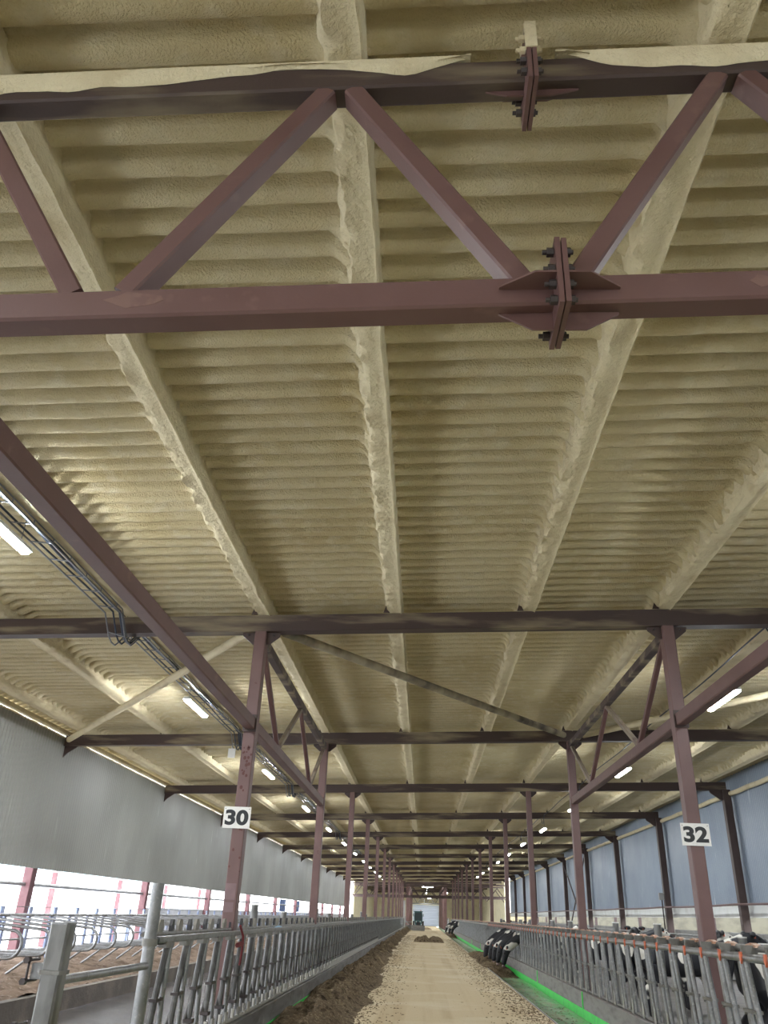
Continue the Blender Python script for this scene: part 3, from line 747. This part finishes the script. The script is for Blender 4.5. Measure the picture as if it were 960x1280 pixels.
# red rope tied to the left barrier
XK = XBL
b = MB().tube([(XK+.05, 11.4, 1.40), (XK+.08, 11.5, 1.28), (XK+.08, 11.52, 1.12), (XK+.07, 11.51, .95)], .017, 6); b.tube([(XK+.05, 11.33, 1.18), (XK+.08, 11.48, 1.20)], .03, 6)
solo('rope', b, ROPE, 'dark red rope tied round the left barrier by column 30', 'rope')
b = MB().prism([(14.9, 1.27), (15.7, 1.27), (15.65, 1.34), (15.3, 1.36), (14.95, 1.34)], 'x', -2.52, -2.50); solo('blue_rag', b, mat('pale_blue_plastic', (.25, .50, .75), .4), 'pale blue strip lying on the rails of the left barrier', 'rag')

# grey capped support poles behind the barriers
def pole(x, y, h, lb):
    t = thing('support_pole', lb, 'pole', (x, y, 0), 'pale support poles behind the barriers')
    part('shaft', MB().tube([(0,0,0), (0,0,h-.02)], .065, 12), GPOST, t); part('cap', MB().tube([(0,0,h-.02), (0,0,h)], .070, 12), WHITE, t)
for k in range(4):
    for j, dy in enumerate((3.6, 6.9)):
        pole(4.02, Y1+S*k+dy, 1.64, 'pale round pole behind the right barrier, %s past %s' % (('first','second')[j], 'column 32' if k == 0 else 'the %s column beyond column 32' % ORD[k-1]))
        pole(-2.98, Y1+S*k+dy, 1.68 if j == 0 else 1.58, 'pale round pole behind the left barrier, %s past %s' % (('first','second')[j], 'column 30' if k == 0 else 'the %s column beyond column 30' % ORD[k-1]))
pole(4.75, 12.7, 1.44, 'short grey pole behind the right barrier, right of column 32')
pole(5.0, 14.2, 1.50, 'short grey pole behind the right barrier near the black cow')

# gate at the left end of the barrier
t = thing('gate_post', 'thick square galvanised post with clamps at the lower left', 'post', (XBL, 5.86, 0))
part('shaft', MB().bar((XBL, 5.86, 0), (XBL, 5.86, 1.46), .13, .13, up=(0,1,0), bev=.014), GPOST, t, True)
part('cap', MB().bar((XBL, 5.86, 1.46), (XBL, 5.86, 1.472), .135, .135, up=(0,1,0), bev=.014), GALV, t, True)
part('collar', MB().bar((XBL, 5.86, 1.17), (XBL, 5.86, 1.195), .15, .15, up=(0,1,0), bev=.012), GALVD, t, True)
for z0 in (1.16, .80):
    h = part('hinge_clamp', MB().box(XBL-.14, XBL-.065, 5.82, 5.90, z0-.02, z0+.07), GALV, t, True)
    for dz in (-.03, .09):
        b = MB().tube([(XBL-.15, 5.76, z0+dz), (XBL-.15, 5.94, z0+dz)], .010, 8); b.tube([(XBL-.15, 5.74, z0+dz), (XBL-.15, 5.78, z0+dz)], .022, 6); part('bolt', b, STEELD, t, True)
    part('bolt', MB().tube([(XBL-.15, 5.79, z0-.04), (XBL-.15, 5.79, z0+.10)], .008, 6), STEELD, t, True)
t = thing('end_post', 'tall round galvanised pipe post where the left barrier starts', 'post', (XBL-.02, 7.88, 0))
part('shaft', MB().tube([(XBL-.02, 7.88, 0), (XBL-.02, 7.88, 1.78)], .055, 14), GALV, t, True)
part('clamp', MB().tube([(XBL-.02, 7.88, 1.27), (XBL-.02, 7.88, 1.33)], .068, 14), GALVD, t, True)
part('bracket', MB().bar((XBL-.02, 7.95, 1.30), (XBL-.02, 8.4, 1.30), .05, .05), STEELD, t, True)
b = MB().tube([(XBL, 5.92, 1.13), (XBL-.01, 7.85, 1.12)], .030, 12); solo('gate_rail', b, GALV, 'single galvanised rail between square post and round pipe post', 'rail')

# ================================================================== LEFT STALLS
st = thing('stall_divider', 'x', 'stall divider', (0,0,0), 'looped stall dividers on the sand')
pts = [(-2.1, 0, 1.27), (-1.0, 0, 1.17), (-.35, 0, 1.12)]
for a in range(80, -91, -17): pts.append((-.20+.20*math.cos(math.radians(a)), 0, .895+.215*math.sin(math.radians(a))))
pts += [(-.5, 0, .67), (-1.2, 0, .62), (-2.1, 0, .60)]
part('loop', MB().tube(pts, .028, 10), GALV, st)
part('strut', MB().tube([(-.30, 0, .67), (-.72, 0, .36)], .022, 8), GALV, st)
part('wall_plate', MB().box(-2.14, -2.10, -.06, .06, .5, 1.3), BLUEP, st)
fst = True
ycs = [7.0+1.18*i for i in range(60)]
for i, y in enumerate(ycs):
    lb = 'looped galvanised stall divider in the sand, number %d from the camera along the left stalls' % (i+1)
    if i < 20: lb = 'looped galvanised stall divider in the sand, %s from the camera along the left stalls' % ORD[i]
    if fst: st.location = (-6.98, y, 0); st['label'] = lb; fst = False
    else: dup(st, (-6.98, y, 0), None, lb)
b = MB().tube([(-9.02, y, 1.29) for y in np.arange(0, 111, 3)], .03, 8); solo('stall_rail', b, GALV, 'long grey pipe rail joining the stall dividers along the left', 'rail')
b = MB().tube([(-9.22, y, 1.45) for y in np.arange(0, 111, 3)], .008, 6); solo('top_wire', b, GALVD, 'thin wire above the blue plates along the left stalls', 'wire')
b = MB().tube([(-9.10, y, .80) for y in np.arange(0, 111, 3)], .02, 8); solo('low_stall_rail', b, GALV, 'lower thin rail behind the stall loops on the left', 'rail')
PL = MB().box(-.02, .02, -.085, .085, .35, 1.46).mesh('upright_plate', BLUEP)
for i in range(44):
    o = bpy.data.objects.new('upright_plate', PL); COL.objects.link(o); o.location = (-9.2, 13.2+1.4*i, 0)
    tag(o, 'narrow blue-grey upright plate behind the left stalls, %s from the camera' % (ORD[i] if i < 20 else 'number %d' % (i+1)), 'plate', 'blue-grey uprights behind the stalls')
# right-hand stall rails
for i, (x, z) in enumerate(((7.9, 1.28), (9.4, 1.36))):
    solo('stall_rail', MB().tube([(x, y, z) for y in np.arange(6, 110, 3)], .028, 8), GALV, 'grey pipe rail behind the cows on the right, %s' % ('nearer' if i == 0 else 'farther, by the wall'), 'rail')
for i in range(16):
    solo('stall_post', MB().tube([(7.9, 9+4*i, 0), (7.9, 9+4*i, 1.42)], .035, 8), GALV, 'grey stall post behind the cows on the right, %s from the camera' % ORD[i], 'post', 'grey stall posts on the right')

# ================================================================== FEED
def obj_mesh(name, me, lb, cat, kind=None, group=None):
    o = bpy.data.objects.new(name, me); COL.objects.link(o); return tag(o, lb, cat, group, kind)
# long windrow on the left
xs = np.arange(-2.30, -.9, .035); ys = np.concatenate([np.arange(9, 34, .05), np.arange(34, 112, .25)])
def feedL(X, Y):
    wl = -1.78 - .012*(np.clip(Y, 15, 60)-15)*.5; cx = wl + .12*fbm(Y*.45, Y*0+2, 2); wd = .50 - .006*(np.clip(Y, 15, 45)-15) + .18*vn(Y*.8, Y*0+9)
    d = (X-cx)/wd
    h = .25*np.exp(-np.abs(d)**2.6)
    h = h*(1+.9*fbm(X*2.6, Y*2.0, 3)) + .11*np.abs(fbm(X*5, Y*5, 4))*np.clip(h*6, 0, 1)
    base = 0.0
    return base + np.maximum(h-.02, -.03)
obj_mesh('feed_windrow', hfield('feed_windrow', xs, ys, feedL, FEED), 'long rough brown ridge of silage along the left barrier', 'feed', 'stuff')
# right pile under the feeding cows
def mound(x0, x1, y0, y1, h0, zb, lb, st=.05, amp=1.0, name='feed_pile'):
    xs = np.linspace(x0, x1, max(12, int((x1-x0)/st))); ys = np.linspace(y0, y1, max(12, int((y1-y0)/st)))
    def fn(X, Y):
        u_ = (X-x0)/(x1-x0)*2-1; v_ = (Y-y0)/(y1-y0)*2-1
        r = np.clip(1-np.abs(u_)**2.6, 0, 1)*np.clip(1-np.abs(v_)**4, 0, 1)
        return zb + np.maximum(0, h0*r*(1+.5*amp*fbm(X*1.6+y0, Y*1.3, 3)) + .08*fbm(X*6, Y*6, 4)*np.clip(r*4, 0, 1)) - .012
    return obj_mesh(name, hfield(name, xs, ys, fn, FEED), lb, 'feed', 'stuff')
mound(2.1, 3.38, 31.5, 47.5, .34, -.17, 'brown silage heaped under the nearer group of feeding cows')
mound(2.3, 3.38, 86, 100, .34, -.17, 'brown silage heaped under the farther group of feeding cows', .12)
mound(-.65, .55, 61.6, 64.2, .34, .0, 'low mound of feed in the middle of the aisle, left hump', .06, name='feed_mound')
mound(.25, 1.50, 61.9, 64.4, .32, .0, 'low mound of feed in the middle of the aisle, right hump', .06, name='feed_mound')
mound(-.9, 1.2, 118, 122, .30, .0, 'low heap of feed on the aisle beyond the tractor', .15, name='feed_mound')
# scattered crumbs on the aisle edge
def crumbs(name, n, fx_, lb):
    b = MB()
    for i in range(n):
        x, y, z = fx_(i); r = random.uniform(.006, .018)
        a = random.uniform(0, PI); l = random.uniform(.010, .038)
        dx, dy = math.cos(a)*l, math.sin(a)*l
        b.add([(x-dx-dy*.3, y-dy+dx*.3, z), (x+dx-dy*.3, y+dy+dx*.3, z), (x+dx+dy*.3, y+dy-dx*.3, z), (x-dx+dy*.3, y-dy-dx*.3, z), (x, y, z+r)],
              [(0,3,2,1), (0,1,4), (1,2,4), (2,3,4), (3,0,4)])
    return tag(part(name, b, FEED), lb, 'feed', None, 'stuff')
crumbs('feed_crumbs', 3600, lambda i: (min(2.33, 2.33-abs(random.gauss(0, .42))), 13+ (random.random()**1.6)*60, .0), 'loose brown feed crumbs along the right edge of the aisle')
crumbs('feed_crumbs', 3400, lambda i: (-1.45+abs(random.gauss(0, .45)), 12+(random.random()**1.6)*70, .0), 'loose brown feed crumbs beside the left silage ridge')
crumbs('feed_crumbs', 500, lambda i: (random.uniform(2.5, 3.3), 15+random.random()*30, -.18), 'sparse feed crumbs in the green right trough')

# ================================================================== COWS
def skin_mesh(name, nodes, edges, root, m, sub=2):
    me = bpy.data.meshes.new(name); me.from_pydata([n[0] for n in nodes], edges, [])
    o = bpy.data.objects.new(name, me); COL.objects.link(o)
    md = o.modifiers.new('s', 'SKIN'); md.use_smooth_shade = True
    for i, n in enumerate(nodes):
        r = n[1]; me.skin_vertices[0].data[i].radius = r if isinstance(r, tuple) else (r, r)
        me.skin_vertices[0].data[i].use_root = (i == root)
    s2 = o.modifiers.new('u', 'SUBSURF'); s2.levels = sub; s2.render_levels = sub
    dg = bpy.context.evaluated_depsgraph_get(); dg.update()
    out = bpy.data.meshes.new_from_object(o.evaluated_get(dg)); out.name = name
    bpy.data.objects.remove(o)
    out.materials.clear(); out.materials.append(m)
    for p in out.polygons: p.use_smooth = True
    return out
# cow faces +x, feet at z=0, chest near x=.55, rump at x=-.95
def cow_body(feeding):
    N = []; E = []
    def n(p, r, link=None):
        N.append((p, r)); i = len(N)-1
        if link is not None: E.append((link, i))
        return i
    pel = n((-.75, 0, 1.17), (.24, .26))
    loin = n((-.40, 0, 1.12), (.31, .29), pel)
    belly = n((.0, 0, 1.04), (.36, .34), loin)
    chest = n((.40, 0, 1.06), (.31, .32), belly)
    wth = n((.66, 0, 1.12), (.21, .26), chest)
    if feeding:
        n1 = n((.98, 0, 1.06), (.14, .19), wth); n2 = n((1.28, 0, .86), (.12, .16), n1)
        poll = n((1.48, 0, .66), (.125, .145), n2); fc = n((1.55, 0, .44), (.105, .115), poll)
        mz = n((1.59, 0, .24), (.085, .085), fc); tip = n((1.60, 0, .15), (.075, .075), mz)
    else:
        n1 = n((.98, 0, 1.24), (.14, .19), wth); n2 = n((1.24, 0, 1.38), (.12, .15), n1)
        poll = n((1.44, 0, 1.46), (.125, .14), n2); fc = n((1.62, 0, 1.37), (.105, .115), poll)
        mz = n((1.80, 0, 1.26), (.085, .085), fc); tip = n((1.87, 0, 1.22), (.075, .075), mz)
    for s in (-1, 1):
        a = n((.50, s*.19, .80), .13, chest); c = n((.50, s*.20, .52), .075, a); d = n((.52, s*.20, .44), .068, c)
        e = n((.51, s*.20, .16), .045, d); n((.53, s*.20, .03), .062, e)
        a = n((-.72, s*.20, .90), .17, pel); c = n((-.62, s*.21, .68), .115, a); d = n((-.90, s*.21, .46), .062, c)
        e = n((-.84, s*.21, .16), .045, d); n((-.80, s*.21, .03), .062, e)
    t = n((-1.00, 0, 1.28), .05, pel); t2 = n((-1.08, 0, 1.0), .028, t); t3 = n((-1.08, 0, .65), .022, t2); n((-1.07, 0, .48), .045, t3)
    ud = n((-.45, 0, .70), .17, loin)
    return N, E
cowm = {}
for fd in (True, False):
    N, E = cow_body(fd)
    for j in range(3): cowm[(fd, j)] = skin_mesh('body', N, E, 1, COWM[j], 2)
def ear_mesh(s):
    b = MB().ball((0, s*.11, 0), (.045, .11, .03), 10, 7); return b
def cow(x, y, z, rz, feeding, j, lb, group):
    t = thing('dairy_cow', lb, 'cow', (x, y, z), group, rz)
    part('body', cowm[(feeding, j)], None, t)
    if feeding: hp = (1.47, .72); ep = (1.56, .52); mp = (1.60, .12)
    else: hp = (1.40, 1.52); ep = (1.58, 1.44); mp = (1.91, 1.20)
    for s in (-1, 1):
        b = MB().ball((hp[0], s*.22, hp[1]), (.04, .11, .055), 10, 7); part('ear', b, COWM[1] if j != 2 else COWM[0], t)
        part('eye', MB().ball((ep[0], s*.108, ep[1]), .022, 8, 6), EYE, t)
        if not feeding: part('nostril', MB().ball((mp[0]+.045, s*.035, mp[1]), .012, 6, 5), EYE, t)
        b = MB().prism([(-.02, -.04), (.02, -.04), (.02, .03), (-.02, .03)], 'y', s*.25-.004, s*.25+.004)
        b.v = [(x_+hp[0]+.02, y_, z_+hp[1]-.03) for x_, y_, z_ in b.v]; part('ear_tag', b, ORANGE, t)
    if feeding: t.scale = (1.07, 1.15, 1.0)
    part('muzzle', MB().ball((mp[0], 0, mp[1]), (.055, .075, .055), 12, 8), PINKISH, t)
    return t
gF = 'cows feeding through the right barrier'
fc_ = [(4.60, 32.3, 0, 'white-patched black cow, nearest of the nearer feeding group at the right barrier'),
       (4.50, 33.6, 1, 'mostly black cow feeding, second nearest at the right barrier'),
       (4.45, 34.9, 0, 'white-patched black cow feeding in the middle of the nearer group'),
       (4.40, 36.1, 1, 'mostly black cow feeding, fourth in the nearer group'),
       (4.30, 37.4, 0, 'white-patched cow feeding, farthest of the nearer group')]
for i, (x, y, j, lb) in enumerate(fc_):
    cow(x, y, 0.0, PI - .04 + (.03 if i % 2 else -.03), True, j, lb, gF)
for i, (x, y, j) in enumerate(((4.5, 86, 1), (4.3, 88.2, 0), (4.1, 94.6, 0))):
    cow(x, y, 0.0, PI+.1*(i-1), True, j, '%s cow of the small group feeding far down the right barrier' % ('nearest', 'middle', 'farthest')[i], 'cows feeding far away')
gS = 'cows standing behind the right barrier'
for (x, y, rz, j, lb) in (
    (5.15, 12.4, .12, 1, 'black cow standing right behind the barrier at the lower right edge'),
    (6.9, 15.6, -.15, 1, 'black cow standing behind the barrier just right of column 32'),
    (5.25, 18.4, .08, 0, 'black and white patched cow with its back above the barrier left of column 32'),
    (5.2, 20.2, -.10, 1, 'mostly black cow standing behind the patched cow along the right barrier'),
    (5.3, 25.2, .2, 1, 'dark cow standing behind the barrier near the second right column'),
    (6.6, 29.4, -PI/2, 0, 'patched cow standing in the right alley beyond the second right column'),
    (6.0, 41, .3, 2, 'pale cow standing in the right alley about level with the feeding group'),
    (6.2, 50, -PI/2-.3, 1, 'dark cow standing in the right alley between the two feeding groups'),
    (5.9, 61, PI/2, 0, 'patched cow far down the right alley')):
    cow(x, y, 0.0, rz, False, j, lb, gS)

# ================================================================== FAR PASSAGE
# portal columns
for k in range(5):
    for X, side in ((-2.15, 'left'), (3.0, 'right')):
        if k == 0: lb = 'broad brown portal column at the far passage, %s side, nearest' % side
        else: lb = 'broad brown portal column, %s behind the far passage on the %s' % (ORD[k], side)
        t = thing('portal_column', lb, 'column', (X, 120+9*k, 0), 'portal columns at the far end')
        part('shaft', MB().bar((X, 120+9*k, 0), (X, 120+9*k, 5.55+BZ(X)), .42, .5, up=(0,1,0), bev=.02), PRIMER, t, True)
        part('base_plate', MB().box(X-.3, X+.3, 120+9*k-.3, 120+9*k+.3, 0, .03), PRIMERD, t, True)
def far_truss(y, z0, z1, x0, x1, n, lb, m):
    t = thing('far_truss', lb, 'truss', (0, y, z0), 'trusses across the far end')
    part('bottom_chord', MB().bar((x0, y, z0), (x1, y, z0+BZ(x1-x0)*.5), .16, .18), m, t, True)
    part('top_chord', MB().bar((x0, y, z1), (x1, y, z1+BZ(x1-x0)*.5), .16, .16), m, t, True)
    for i in range(n):
        xa = x0+(x1-x0)*i/n; xm = x0+(x1-x0)*(i+.5)/n; xb = x0+(x1-x0)*(i+1)/n
        part('diagonal', MB().bar((xa, y, z0), (xm, y, z1), .09, .09), m, t, True)
        part('diagonal', MB().bar((xm, y, z1), (xb, y, z0), .09, .09), m, t, True)
    return t
far_truss(113, 3.75, 5.15, -9.3, 10.6, 9, 'dark zigzag truss spanning the far cross passage, nearer one', PRIMERD)
far_truss(116, 3.65, 5.0, -9.3, 10.6, 9, 'dark zigzag truss spanning the far cross passage, farther one', PRIMERD)
far_truss(158, 3.55, 4.75, -2.6, 3.6, 4, 'pale lattice truss above the far door', GALVD)
# plain white upright strip at the left barrier end
solo('white_end_strip', MB().bar((-2.45, 111.4, -.1), (-2.45, 111.4, 3.3), .35, .3, up=(0,1,0)), WHITE, 'white upright strip at the far end of the left barrier', 'post')

# tractor
TX, TY = -.60, 109.0
t = thing('compact_tractor', 'small teal cab tractor with feed pusher standing in the aisle far ahead', 'tractor', (TX, TY, 0))
b = MB().prism([(-.50, .75), (.50, .75), (.52, 1.55), (.46, 2.05), (-.46, 2.05), (-.52, 1.55)], 'y', -.55, .75); part('cab', b, TEAL, t)
b = MB().box(-.56, .56, -.65, .85, 2.05, 2.13); part('roof', b, TEAL, t)
b = MB().prism([(-.42, 1.12), (.42, 1.12), (.44, 1.55), (.40, 1.96), (-.40, 1.96), (-.44, 1.55)], 'y', -.57, -.545); part('windscreen', b, GLASSD, t)
b = MB(); b.prism([(-.34, .45), (.34, .45), (.36, .9), (.26, 1.12), (-.26, 1.12), (-.36, .9)], 'y', -1.75, -.55); part('bonnet', b, TEAL, t)
b = MB().box(-.22, .22, -1.78, -1.75, .55, .95); part('grille', b, BLACKP, t)
for s in (-1, 1):
    b = MB().tube([(s*.42, .35, .52), (s*.68, .35, .52)], .52, 20); wv = part('rear_wheel', b, RUBBER, t); part('hub', MB().tube([(s*.68, .35, .52), (s*.70, .35, .52)], .22, 14), WHITE, wv)
    b = MB().tube([(s*.38, -1.35, .33), (s*.58, -1.35, .33)], .33, 18); wv = part('front_wheel', b, RUBBER, t); part('hub', MB().tube([(s*.58, -1.35, .33), (s*.60, -1.35, .33)], .14, 12), WHITE, wv)
    part('headlight', MB().tube([(s*.24, -1.77, .98), (s*.24, -1.80, .98)], .055, 10), WHITE, t)
    part('mirror', MB().box(s*.60-.04, s*.60+.04, -.62, -.58, 1.55, 1.85), BLACKP, t)
    part('loader_arm', MB().tube([(s*.45, -.4, .95), (s*.48, -1.4, .85), (s*.48, -2.2, .25)], .05, 8), GALVD, t)
b = MB().prism([(-2.25, .02), (-2.7, .04), (-2.35, .12), (-2.25, .6)], 'x', -.8, .8); part('bucket', b, GALVD, t)
part('beacon', MB().tube([(.3, .2, 2.13), (.3, .2, 2.25)], .05, 8), ORANGE, t)
# feed pusher lying left of the tractor
t = thing('feed_pusher', 'low grey feed pusher frame left of the far tractor', 'implement', (-1.6, 112.5, 0))
part('blade', MB().prism([(112.2, .02), (112.8, .02), (112.6, .55)], 'x', -2.3, -1.35), GALVD, t, True)
part('arm', MB().tube([(-2.3, 112.7, 1.0), (-1.5, 112.4, .45)], .06, 8), GALV, t, True)
part('arm', MB().tube([(-2.3, 112.7, .9), (-1.4, 112.6, .9)], .05, 8), GALV, t, True)
# camera-mounted little box on right wall pipe
t = thing('wall_sensor', 'small grey sensor box on a stalk above the right wall pipe', 'sensor', (10.4, 38.8, 2.35))
part('stalk', MB().tube([(10.45, 38.8, 1.5), (10.45, 38.8, 2.62)], .03, 8), STEELD, t, True)
part('box', MB().box(10.34, 10.56, 38.75, 38.9, 2.62, 2.90), GREYW, t, True)
for o in list(bpy.data.objects):
    if o.type == 'EMPTY' and o.parent is None and not o.children: bpy.data.objects.remove(o)
